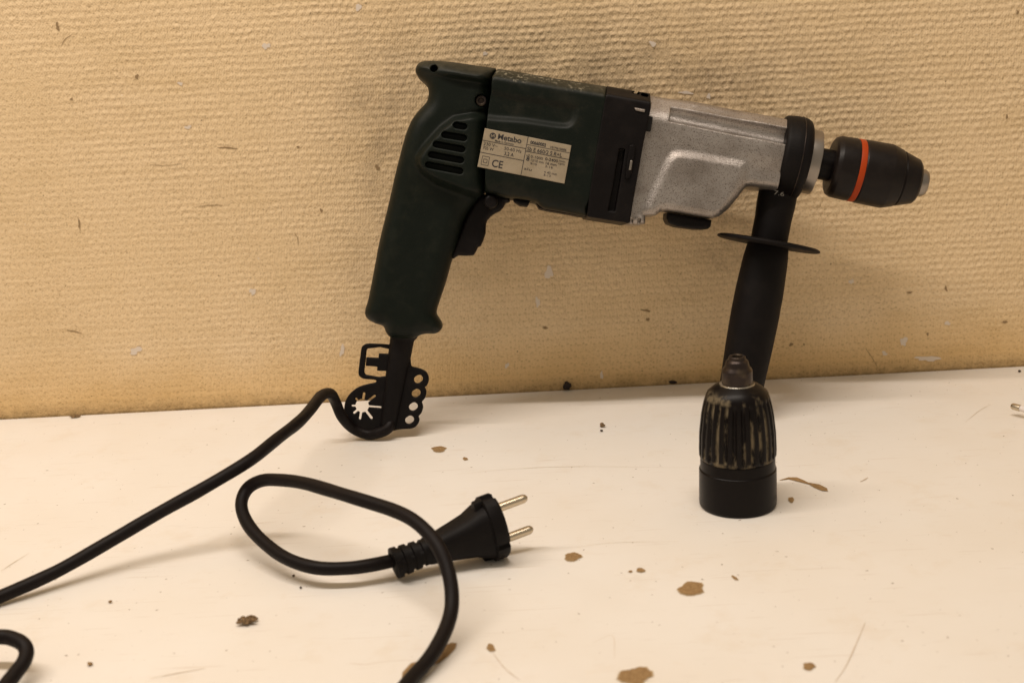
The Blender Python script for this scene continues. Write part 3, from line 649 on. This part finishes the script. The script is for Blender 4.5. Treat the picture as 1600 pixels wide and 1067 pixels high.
# rating label
LN = 30.55
lab = plate('rating_label', [(757.5, 200.5), (893, 227.5), (882, 287.5), (745.8, 261)], 29.9, LN, M_label, nfeat=LN, r=0.2, h_=0.3, relax=0)
def lpt(s, q):                                              # label coords: s 0..1 across, q 0..1 down -> photo pixel
    a = np.array([757.5, 200.5]); b_ = np.array([893, 227.5]); d = np.array([745.8, 261.]); c_ = np.array([882, 287.5])
    return (1 - q) * ((1 - s) * a + s * b_) + q * ((1 - s) * d + s * c_)
def lline(s0, q0, s1, q1, wpx=0.9):
    A = PL([lpt(s0, q0), lpt(s1, q1)], LN + 0.1); e = A[1] - A[0]; e /= np.linalg.norm(e); n_ = np.array([-e[1], e[0]]) * wpx * PXMM / 2
    V = [A[0] - n_, A[1] - n_, A[1] + n_, A[0] + n_]; V = [(x / 1000, y / 1000, (LN + 0.12) / 1000) for x, y in V]
    mesh('printed_line', V, [(0, 1, 2, 3)], M_ink, lab, smooth=False)
def ltx(body, s, q, hpx, wpx=None, bold=0.0, **kw):
    x, y = lpt(s, q); text('lettering', body, x, y, LN + 0.12, hpx, M_ink, lab, wpx=wpx, bold=bold, **kw)
lline(0.0, .31, .50, .31); lline(.50, .0, .50, 1.0); lline(0, .62, .50, .62); lline(.5, .20, 1.0, .20, .7); lline(.5, .37, 1.0, .37)
ltx('Metabo', .165, .205, 8.5, 37, 0.02); ltx('Made in Germany', .14, .285, 3.2, 30, 0.01)
ltx('230 V~', .02, .425, 5.0, 22); ltx('705 W', .02, .53, 5.0, 17); ltx('50-60 Hz', .26, .44, 5.0, 27); ltx('3,2 A', .27, .575, 5.5, 15, .01)
ltx('CE', .155, .92, 11.5, 17, 0.015)
for sq in ((.035, .70, .115, .92), (.055, .77, .095, .86)):
    a0, b0, a1, b1 = sq
    for q_ in ((a0, b0, a1, b0), (a1, b0, a1, b1), (a1, b1, a0, b1), (a0, b1, a0, b0)): lline(*q_, .7)
ltx('00660002', .535, .165, 5.0, 25, 0.03); ltx('1019610686', .77, .175, 3.6, 25, .01)
ltx('Sb E 660/2 S R+L', .515, .345, 6.0, 55, 0.01)
ltx('n0', .52, .50, 4.0, 5); ltx('0-1000', .57, .51, 4.0, 19); ltx('0-2400', .735, .50, 4.5, 20, .01); ltx('/min', .89, .475, 3.6, 10); ltx('rpm', .89, .54, 3.6, 10)
ltx('13/10 mm', .58, .60, 4.0, 20); ltx('16 mm', .75, .60, 4.0, 17, .01); ltx('3-16', .75, .68, 3.6, 12); ltx('9/10', .58, .68, 3.2, 10)
ltx('8', .525, .60, 6, 5, .02); ltx('alu', .52, .84, 4.0, 12); ltx('< 40 mm', .75, .83, 3.8, 20); ltx('3-13', .75, .90, 3.4, 11)
# round emblem
def disc(px, py, n, rpx, m, parent, name, seg=28, rin=0.0):
    c_ = on_drill(px, py, n); V = []; 
    for k in range(seg):
        th = 2 * math.pi * k / seg; V.append(((c_[0] + rpx * PXMM * math.cos(th)) / 1000, (c_[1] + rpx * PXMM * math.sin(th)) / 1000, n / 1000))
    mesh(name, V, [tuple(range(seg))], m, parent, smooth=False)
ex, ey = lpt(.105, .155); disc(ex, ey, LN + 0.12, 4.9, M_ink, lab, 'emblem')
for pts_ in ([(-2.4, -2.6), (-2.4, 2.6)], [(2.4, -2.6), (2.4, 2.6)], [(-2.4, -2.6), (0, 1.2)], [(2.4, -2.6), (0, 1.2)]):
    A = PL([(ex + pts_[0][0], ey + pts_[0][1]), (ex + pts_[1][0], ey + pts_[1][1])], LN + .2); e = A[1] - A[0]; e /= np.linalg.norm(e); n_ = np.array([-e[1], e[0]]) * .16
    mesh('emblem_stroke', [(x / 1000, y / 1000, (LN + .2) / 1000) for x, y in (A[0] - n_, A[1] - n_, A[1] + n_, A[0] + n_)], [(0, 1, 2, 3)], M_label, lab, smooth=False)
text('cast_lettering', 'C.A.V.', 1030, 200, 21.6, 5.0, M_dark, drill, wpx=22)

# ---- spindle, nose ring, clamp, chuck: lathed about the drill's axis
def axp(t_px, off=0.0):                                    # point on the axis, t in photo px from the chuck's rear face
    p_ = AX0 + AXD * t_px * PXMM + AXN * off * PXMM
    return np.array([p_[0], p_[1], 0]) / 1000
K = PXMM / 1000
A3 = np.array([AXD[0], AXD[1], 0])
def ax_lathe(name, prof, m, rnd=1.5, seg=72, rad=None, parent=drill, cap=(True, True), **kw):
    pr = [(a * K, max(b_, .01) * K) for a, b_ in prof]
    pr = rprof(pr, rnd * K) if rnd else pr
    return lathe(name, axp(0), A3, pr, m, parent, seg, up=(0, 0, 1), rad=rad, cap=cap, **kw)
nose = ax_lathe('nose_ring', [(-60, 20), (-60, 49), (-46, 49), (-46, 51.5), (-25, 51.5), (-24, 50), (-24, 20)], M_nose, 1.2, 96,
         rad=lambda i, th: 1 - 0.05 * (1 if (th * 8 / (2 * math.pi)) % 1 < 0.3 else 0) * (1 if i > 14 else 0))
ax_lathe('spindle', [(-30, 2), (-30, 26), (2, 26), (2, 2)], M_black, 1.0, 6 * 12, rad=lambda i, th: 0.93 + 0.07 * abs(math.cos(3 * th)))
chuck = ax_lathe('keyless_chuck', [(0, 4), (0, 42), (2.5, 46.5), (9, 49.5), (34, 50.6), (36, 49.6), (47, 49.9), (48.4, 51.1), (92, 51.8), (110, 46.2), (110.5, 43.0), (113, 42.8), (113.5, 44.4), (117, 43.2), (139, 36), (143, 31), (143.2, 23)], M_chuck, 0.9, 96)
ax_lathe('red_ring', [(36.6, 44), (36.8, 50.5), (46.6, 50.7), (46.8, 44)], M_red, 1.2, 96, parent=chuck)
ax_lathe('jaw_nose', [(140, 5), (140, 22.5), (152, 22.0), (157.5, 19), (157.5, 8), (148, 7)], M_nose, 1.5, 64, parent=chuck)
clampr = [(-87, 40), (-87, 61), (-83, 65.5), (-66, 67.5), (-52, 67), (-45, 64), (-42, 59), (-42, 40)]
# side handle: collar, neck, guard, grip
SH0 = PL([(1216, 300)])[0]; SH1 = PL([(1160, 595)])[0]; SD = (SH1 - SH0) / np.linalg.norm(SH1 - SH0)
handle = ax_lathe('side_handle', clampr, M_rubber, 3.0, 96)
S3 = np.array([SD[0], SD[1], 0])
def sh_lathe(name, prof, m, rnd, flat=1.0, parent=handle, seg=64):
    def rad(i, th): return 1.0
    return lathe(name, np.array([SH0[0], SH0[1], 0]) / 1000, S3, rprof([(a * K, max(b_, .01) * K) for a, b_ in prof], rnd * K), m, parent, seg, up=(0, 0, 1), rad=rad)
sh_lathe('collar_neck', [(-30, 3), (-30, 31), (5, 31), (22, 31), (45, 29.5), (84, 29.5), (84, 3)], M_rubber, 3)
sh_lathe('guard_disc', [(80, 28), (80.5, 78), (83, 83), (86, 83), (87.5, 78), (88, 28)], M_rubber, 1.2, seg=96)
# grip ends on the table
vend = 6.0
tend = (vend - SH0[1]) / SD[1] / PXMM
sh_lathe('grip', [(86, 3), (86, 33), (110, 36), (160, 38.5), (200, 39), (250, 38), (300, 36), (tend - 12, 34.5), (tend - 3, 30), (tend, 20), (tend, 2)], M_rubber, 3)
text('cast_lettering', '7.6', 1209, 304, 27.9, 7.0, M_dscr, handle, wpx=16)
# thin seam line moulded round the clamp
ax_lathe('clamp_seam', [(-59, 60), (-59, 68.2), (-57.6, 68.2), (-57.6, 60)], M_dsteel, 0.4, 96, parent=handle)

# ---- cable boot and rubber key holder
B0 = PL([(630, 520)])[0]; B1 = PL([(606, 668)])[0]; BD = (B1 - B0) / np.linalg.norm(B1 - B0); BL = np.linalg.norm(B1 - B0) / PXMM
boot = lathe('cable_boot', np.array([B0[0], B0[1], 0]) / 1000, np.array([BD[0], BD[1], 0]), rprof([(a * K, b_ * K) for a, b_ in ((-8, 3), (-8, 24), (4, 24), (10, 19.5), (40, 18.5), (80, 17), (120, 15.5), (BL - 4, 14), (BL + 4, 9), (BL + 5, 2))], 2 * K), M_rubber, drill, 40, up=(0, 0, 1))
def kz(pts): return [(520 + x / 5.333, 500 + y / 5.333) for x, y in pts]
outl = kz([(500, 205), (400, 198), (300, 195), (262, 205), (240, 232), (230, 300), (220, 380), (214, 440), (225, 468), (250, 485), (290, 492), (345, 496), (365, 506), (350, 520), (310, 528), (260, 540),
           (205, 562), (150, 605), (112, 660), (97, 720), (97, 780), (120, 850), (170, 900), (250, 925), (360, 935), (470, 930), (540, 912), (600, 906), (650, 903), (690, 888), (716, 855), (723, 825), (716, 800),
           (738, 775), (752, 735), (750, 700), (744, 680), (768, 650), (780, 610), (778, 580), (768, 558), (785, 545), (800, 505), (798, 465), (778, 430), (740, 407), (690, 392), (655, 378), (640, 300), (560, 210)])
hold_n = 0.0
P_ = PL(outl, hold_n); a0, a1 = P_.min(0) - 2, P_.max(0) + 2
X, Y, Z = grid(a0[0], a1[0], a0[1], a1[1], -4, 4, 0.3)
d_ = poly_sdf(X, Y, curve_closed(P_, 3))
win = PL(kz([(480, 238), (310, 230), (286, 238), (276, 258), (270, 320), (258, 425), (266, 448), (285, 461), (480, 466)]), hold_n)
d_ = np.maximum(d_, -(poly_sdf(X, Y, curve_closed(win, 2)) + 0.45))
ctr = np.array([245, 712]); dn = 1e9 + 0 * X
sc_ = PXMM / 5.333
C_ = PL(kz([ctr]), hold_n)[0]; dn = np.minimum(dn, cap_sdf(X, Y, C_, C_ + [0.01, 0], 58 * sc_))
for (ax_, ay_, w_) in ((262, 612, 11), (350, 630, 9), (398, 724, 8), (322, 812, 12), (227, 818, 10), (178, 772, 9), (164, 712, 8), (196, 655, 9)):
    dn = np.minimum(dn, cap_sdf(X, Y, C_, PL(kz([(ax_, ay_)]), hold_n)[0], w_ * sc_))
d_ = np.maximum(d_, -dn)
for (hx, hy) in ((714, 490), (695, 607), (672, 719), (640, 829)):
    c_ = PL(kz([(hx, hy)]), hold_n)[0]; e_ = np.array([math.cos(0.55), math.sin(0.55)]) * 9 * sc_
    d_ = np.maximum(d_, -cap_sdf(X, Y, c_ - e_, c_ + e_, 31 * sc_))
# T shaped peg inside the window
for pk in ([(284, 312), (400, 318), (396, 386), (278, 378)], [(388, 280), (490, 286), (490, 422), (372, 418)]):
    d_ = np.minimum(d_, poly_sdf(X, Y, PL(kz(pk), hold_n)) - 0.25)
F_ = rext(d_, Z, 1.9 + 0 * d_[..., None], 0.9, 0.9)
sdf_obj('key_holder', F_, X, Y, Z, 0.3, M_rubber, drill, relax=1)

# ---- power cord: one continuous cable (points carry a photo pixel and their height above the table)
def dw(px, py, n):
    u_, v_ = on_drill(px, py, n); return drill_to_world(u_, v_, n)
pts = [dw(611, 655, 1), dw(607, 668, 4), on_table(594, 675.5, .0055), on_table(573, 678.5, .0038), on_table(551, 669, .0085), dw(535, 651, 9), dw(526, 630, 11)]
pts += [on_table(x, y, z) for x, y, z in ((519, 617, .036), (511, 614.5, .041), (502, 620, .044), (488, 637, .046), (455, 668, .048), (400, 712, .046), (340, 750, .039), (283, 783, .031), (205, 826, .021), (100, 886, .0098),
        (0, 932, .0042), (-70, 958, .0036), (-200, 990, .0036), (-330, 1030, .0036), (-390, 1085, .005), (-320, 1110, .010), (-180, 1050, .015), (-60, 998, .016), (0, 994, .0155), (23, 998, .0150), (37, 1006, .014), (42, 1018, .012), (37, 1034, .010), (23, 1053, .008),
        (5, 1078, .006), (-10, 1120, .004), (20, 1200, .0036), (150, 1290, .0036), (350, 1290, .0036), (520, 1200, .0036), (590, 1120, .0036), (642, 1062, .0040), (675, 1025, .006), (697, 983, .010), (707, 942, .016),
        (703, 896, .0255), (684, 852, .035), (650, 818, .041), (608, 796, .043), (546, 775, .044), (485, 757, .042), (443, 750.5, .039), (409, 751, .035), (385, 764, .030), (376, 789, .024), (388, 820, .018), (416, 851, .0135), (450, 874, .0115), (495, 887, .0105), (546, 887.5, .010), (581, 883, .0095), (612, 876, .0095), (628, 872, .0100))]
CP = curve_open(pts, 8)
_L = np.concatenate([[0], np.cumsum(np.linalg.norm(np.diff(CP, axis=0), axis=1))])
CP = CP + np.stack([np.sin(_L * 95) * .0003 + np.sin(_L * 41 + 1) * .0004, np.sin(_L * 63 + 2) * .0004, np.maximum(np.sin(_L * 77), 0) * .0003], 1) * np.clip(_L / .05, 0, 1)[:, None]
V, F = tube_np(CP, 0.0035 * (1 + 0.012 * np.sin(_L * 210) + 0.012 * np.sin(_L * 133)), 20)
cord = mesh('power_cord', world_to_drill(np.array(V)), F, M_cord, drill)

# ---- plug
PB = on_table(615, 880, 0.0095); PF = on_table(780, 819, 0.0185)
pa, pu, pw = frame(PF - PB, (0.16, 0.0, 1.0)); LP = np.linalg.norm(PF - PB)
def ploft(name, secs, m, parent, seg=48, n_exp=2.0):
    """secs: (t, half height, half width) superellipse sections along the plug axis"""
    V = []; F = []
    for (tt, a_, b_) in secs:
        for k in range(seg):
            th = 2 * math.pi * k / seg; cx, sx2 = math.cos(th), math.sin(th)
            x = math.copysign(abs(cx) ** (2 / n_exp), cx) * a_; y = math.copysign(abs(sx2) ** (2 / n_exp), sx2) * b_
            V.append(PB + pa * tt + pu * x + pw * y)
    for i in range(len(secs) - 1):
        for k in range(seg):
            k2 = (k + 1) % seg; F.append((i * seg + k, i * seg + k2, (i + 1) * seg + k2, (i + 1) * seg + k))
    F.append(tuple(range(seg))[::-1]); F.append(tuple(range((len(secs) - 1) * seg, len(secs) * seg)))
    ob = mesh(name, world_to_drill(np.array(V)), F, m, parent); md = ob.modifiers.new('e', 'EDGE_SPLIT'); md.split_angle = R(40); return ob
q = LP
plug = ploft('plug', [(.018, .0066, .0066), (.026, .0078, .0076), (.034, .0094, .0088), (.042, .0112, .0100), (.048, .0140, .0115), (.053, .0153, .0125), (q - .0075, .0158, .0132), (q - .0070, .0160, .0134)], M_rubber, drill, n_exp=3.0)
# flange: round face plate with notched sides
def flange_part():
    V = []; F = []; seg = 96; outs = []
    for k in range(seg):
        th = 2 * math.pi * k / seg; r_ = 0.0182
        # flat sides, and a notch at top and bottom for the earth springs
        x = math.cos(th) * r_; y = math.sin(th) * r_ * 0.80
        if abs(math.sin(th)) < 0.16: x *= 0.90
        if abs(math.cos(th) + 0.30) < 0.07: x *= .90; y *= 0.88
        outs.append((x, y))
    lv = [(q - .0080, .93), (q - .0073, 1.0), (q - .0012, 1.0), (q, .95), (q, .6)]
    for tt, s_ in lv:
        for x, y in outs: V.append(PB + pa * tt + pu * x * s_ + pw * y * s_)
    for i in range(len(lv) - 1):
        for k in range(seg): k2 = (k + 1) % seg; F.append((i * seg + k, i * seg + k2, (i + 1) * seg + k2, (i + 1) * seg + k))
    F.append(tuple(range(seg))[::-1]); F.append(tuple(range((len(lv) - 1) * seg, len(lv) * seg)))
    ob = mesh('face_plate', world_to_drill(np.array(V)), F, M_rubber, plug); md = ob.modifiers.new('e', 'EDGE_SPLIT'); md.split_angle = R(35)
flange_part()
ploft('grip_lug', [(q - .0125, .0150, .0030), (q - .0120, .0176, .0034), (q - .0075, .0182, .0036), (q - .0070, .0178, .0034)], M_rubber, plug, 24, 4)
# ribbed strain relief
secs = [(.0, .0078, .0078)]
for k in range(4):
    a_ = .0 + k * .0052; r1 = .0082 - .0004 * k
    secs += [(a_ + .0002, r1, r1), (a_ + .0030, r1 - .0001, r1 - .0001), (a_ + .0033, r1 - .0013, r1 - .0013), (a_ + .0049, r1 - .0013, r1 - .0013)]
secs += [(.0208, .0070, .0070), (.024, .0073, .0073)]
ploft('strain_relief', secs, M_rubber, plug)
ploft('strain_rib', [(.0, .0045, .0076), (.021, .0045, .0064)], M_rubber, plug, 24, 3)
for s_ in (-1, 1):
    o_ = PB + pu * 0.0095 * s_ + pa * (q - 0.001)
    L_ = 0.019
    prof = rprof([(0, .0024), (L_ - .0022, .0024), (L_ - .0008, .0018), (L_, .0007), (L_, .0001)], .0006)
    ol = world_to_drill(o_); al = world_to_drill(o_ + pa) - ol
    lathe('pin', ol, al, prof, M_pin, plug, 28, up=(0.1, 0.2, 1))

# ================================================================== loose chuck standing on its end
cb = on_table(1153, 787)
dcb = np.linalg.norm(on_table(1153, 787) - CAM); KP = dcb / FPX * 1.0
def zat(py, px=1152):                                       # height on the chuck's axis seen at photo row py
    d = ray(px, py); tt = (cb[1] - CAM[1]) / d[1]; return (CAM + d * tt)[2]
ck = bpy.data.objects.new('loose_chuck', None); ck.location = cb; ck.empty_display_size = .03
link(ck, None, 'worn black keyless drill chuck standing upright on the table in front of the side handle', 'drill chuck')
z_ = {y: zat(y) for y in (730, 726, 712, 708, 700, 674, 646, 630, 618, 612, 604, 600, 578, 572, 566, 562, 556)}
sc = lambda r_, z: r_ * KP * (np.linalg.norm(cb + [0, 0, z] - CAM) / dcb)
NF = 26; KF = {}
gl = [(0.0012, 59), (z_[730] - 0.001, 59)]
lathe('smooth_sleeve', (0, 0, 0), (0, 0, 1), rprof([(0, sc(40, 0)), (0, sc(57.0, 0)), (.0016, sc(59, 0)), (z_[730], sc(59, z_[730])), (z_[730] + .0005, sc(57.2, z_[730])), (z_[712], sc(57.2, z_[712])), (z_[712], .005)], .0006), M_worn, ck, 96, up=(0, -1, 0))
# fluted sleeve
zs = [z_[712]] + list(np.linspace(z_[710] if 710 in z_ else z_[708], z_[618], 26))
yy = [712, 708, 700, 674, 646, 630, 618]; rr_ = [57.3, 59.0, 59.3, 58.6, 55.6, 52.5, 49.0]; zz = [z_[y] for y in yy]
V = []; F = []; seg = NF * 12; att = []
for i, z in enumerate(zs):
    r_ = float(np.interp(z, zz, rr_)); s_ = (z - zs[0]) / (zs[-1] - zs[0]); dep = 3.6 * sstep(np.array(s_), .03, .09) * (1 - sstep(np.array(s_), .90, 1.0))
    for k in range(seg):
        th = 2 * math.pi * k / seg; c_ = 0.5 + 0.5 * math.cos(th * NF); g_ = max(0, (c_ - 0.45) / 0.55) ** 0.6
        rr2 = sc(r_ - float(dep) * g_, z); V.append((rr2 * math.sin(th), -rr2 * math.cos(th), z))
        att.append(min(1.0, g_ ** 2.2 * 1.4 * float(dep) / 3.6 + (0.8 if (s_ < .05 or s_ > .97) else 0)))
# shoulder cone up to the collar
for (z, r_, a_) in ((z_[612], 46.5, .8), (z_[604], 37, .0), (z_[600], 29, .0), (z_[600] + .0004, 27.5, .9), (z_[600] + .0002, 24, 0), (z_[604], 10, 0)):
    for k in range(seg):
        th = 2 * math.pi * k / seg; rr2 = sc(r_, z); V.append((rr2 * math.sin(th), -rr2 * math.cos(th), z)); att.append(a_)
nl = len(V) // seg
for i in range(nl - 1):
    for k in range(seg): k2 = (k + 1) % seg; F.append((i * seg + k, i * seg + k2, (i + 1) * seg + k2, (i + 1) * seg + k))
F.append(tuple(range(seg))[::-1]); F.append(tuple(range((nl - 1) * seg, nl * seg)))
fs = mesh('fluted_sleeve', V, F, M_worn, ck)
at = fs.data.attributes.new('flute', 'FLOAT', 'POINT'); at.data.foreach_set('value', np.array(att, np.float32))
lathe('retaining_ring', (0, 0, 0), (0, 0, 1), rprof([(z_[604], sc(25, .07)), (z_[604], sc(28.5, .07)), (z_[600] + .0008, sc(27.3, .07)), (z_[600] + .0008, sc(20, .07))], .0005), M_steel, ck, 72, up=(0, -1, 0))
lathe('jaw_nose', (0, 0, 0), (0, 0, 1), rprof([(z_[604], sc(23.6, .07)), (z_[578], sc(23.6, .08)), (z_[572] + .0002, sc(18.8, .08)), (z_[562] - .0006, sc(17.2, .08)), (z_[562] + .0002, sc(13.8, .08)), (z_[556], sc(12.6, .08)),
      (z_[556], sc(8.5, .08)), (z_[566], sc(7.5, .08))], .0006), M_dsteel, ck, 64, up=(0, -1, 0))

# ================================================================== tip of another plug at the right edge
pp = on_table(1580, 634, 0.0065); pd = on_table(1640, 650, 0.0065)
pin2 = bpy.data.objects.new('contact_pin', None); pin2.location = pp; link(pin2, None, 'metal plug pin with a white sleeve poking in at the right edge of the picture', 'plug pin')
ad = (pd - pp) / np.linalg.norm(pd - pp)
lathe('pin_tip', (0, 0, 0), ad, rprof([(0, .0002), (.0002, .0014), (.0012, .0021), (.0068, .0021), (.0068, .0001)], .0005), M_pin, pin2, 28)
lathe('pin_sleeve', ad * .0069, ad, rprof([(0, .0001), (0, .0019), (.012, .0019), (.012, .0001)], .0003), M_white, pin2, 28)
lathe('plug_body', ad * .0188, ad, rprof([(0, .0005), (0, .0062), (.006, .0064), (.02, .0064), (.03, .004), (.03, .0005)], .002), M_white, pin2, 40)
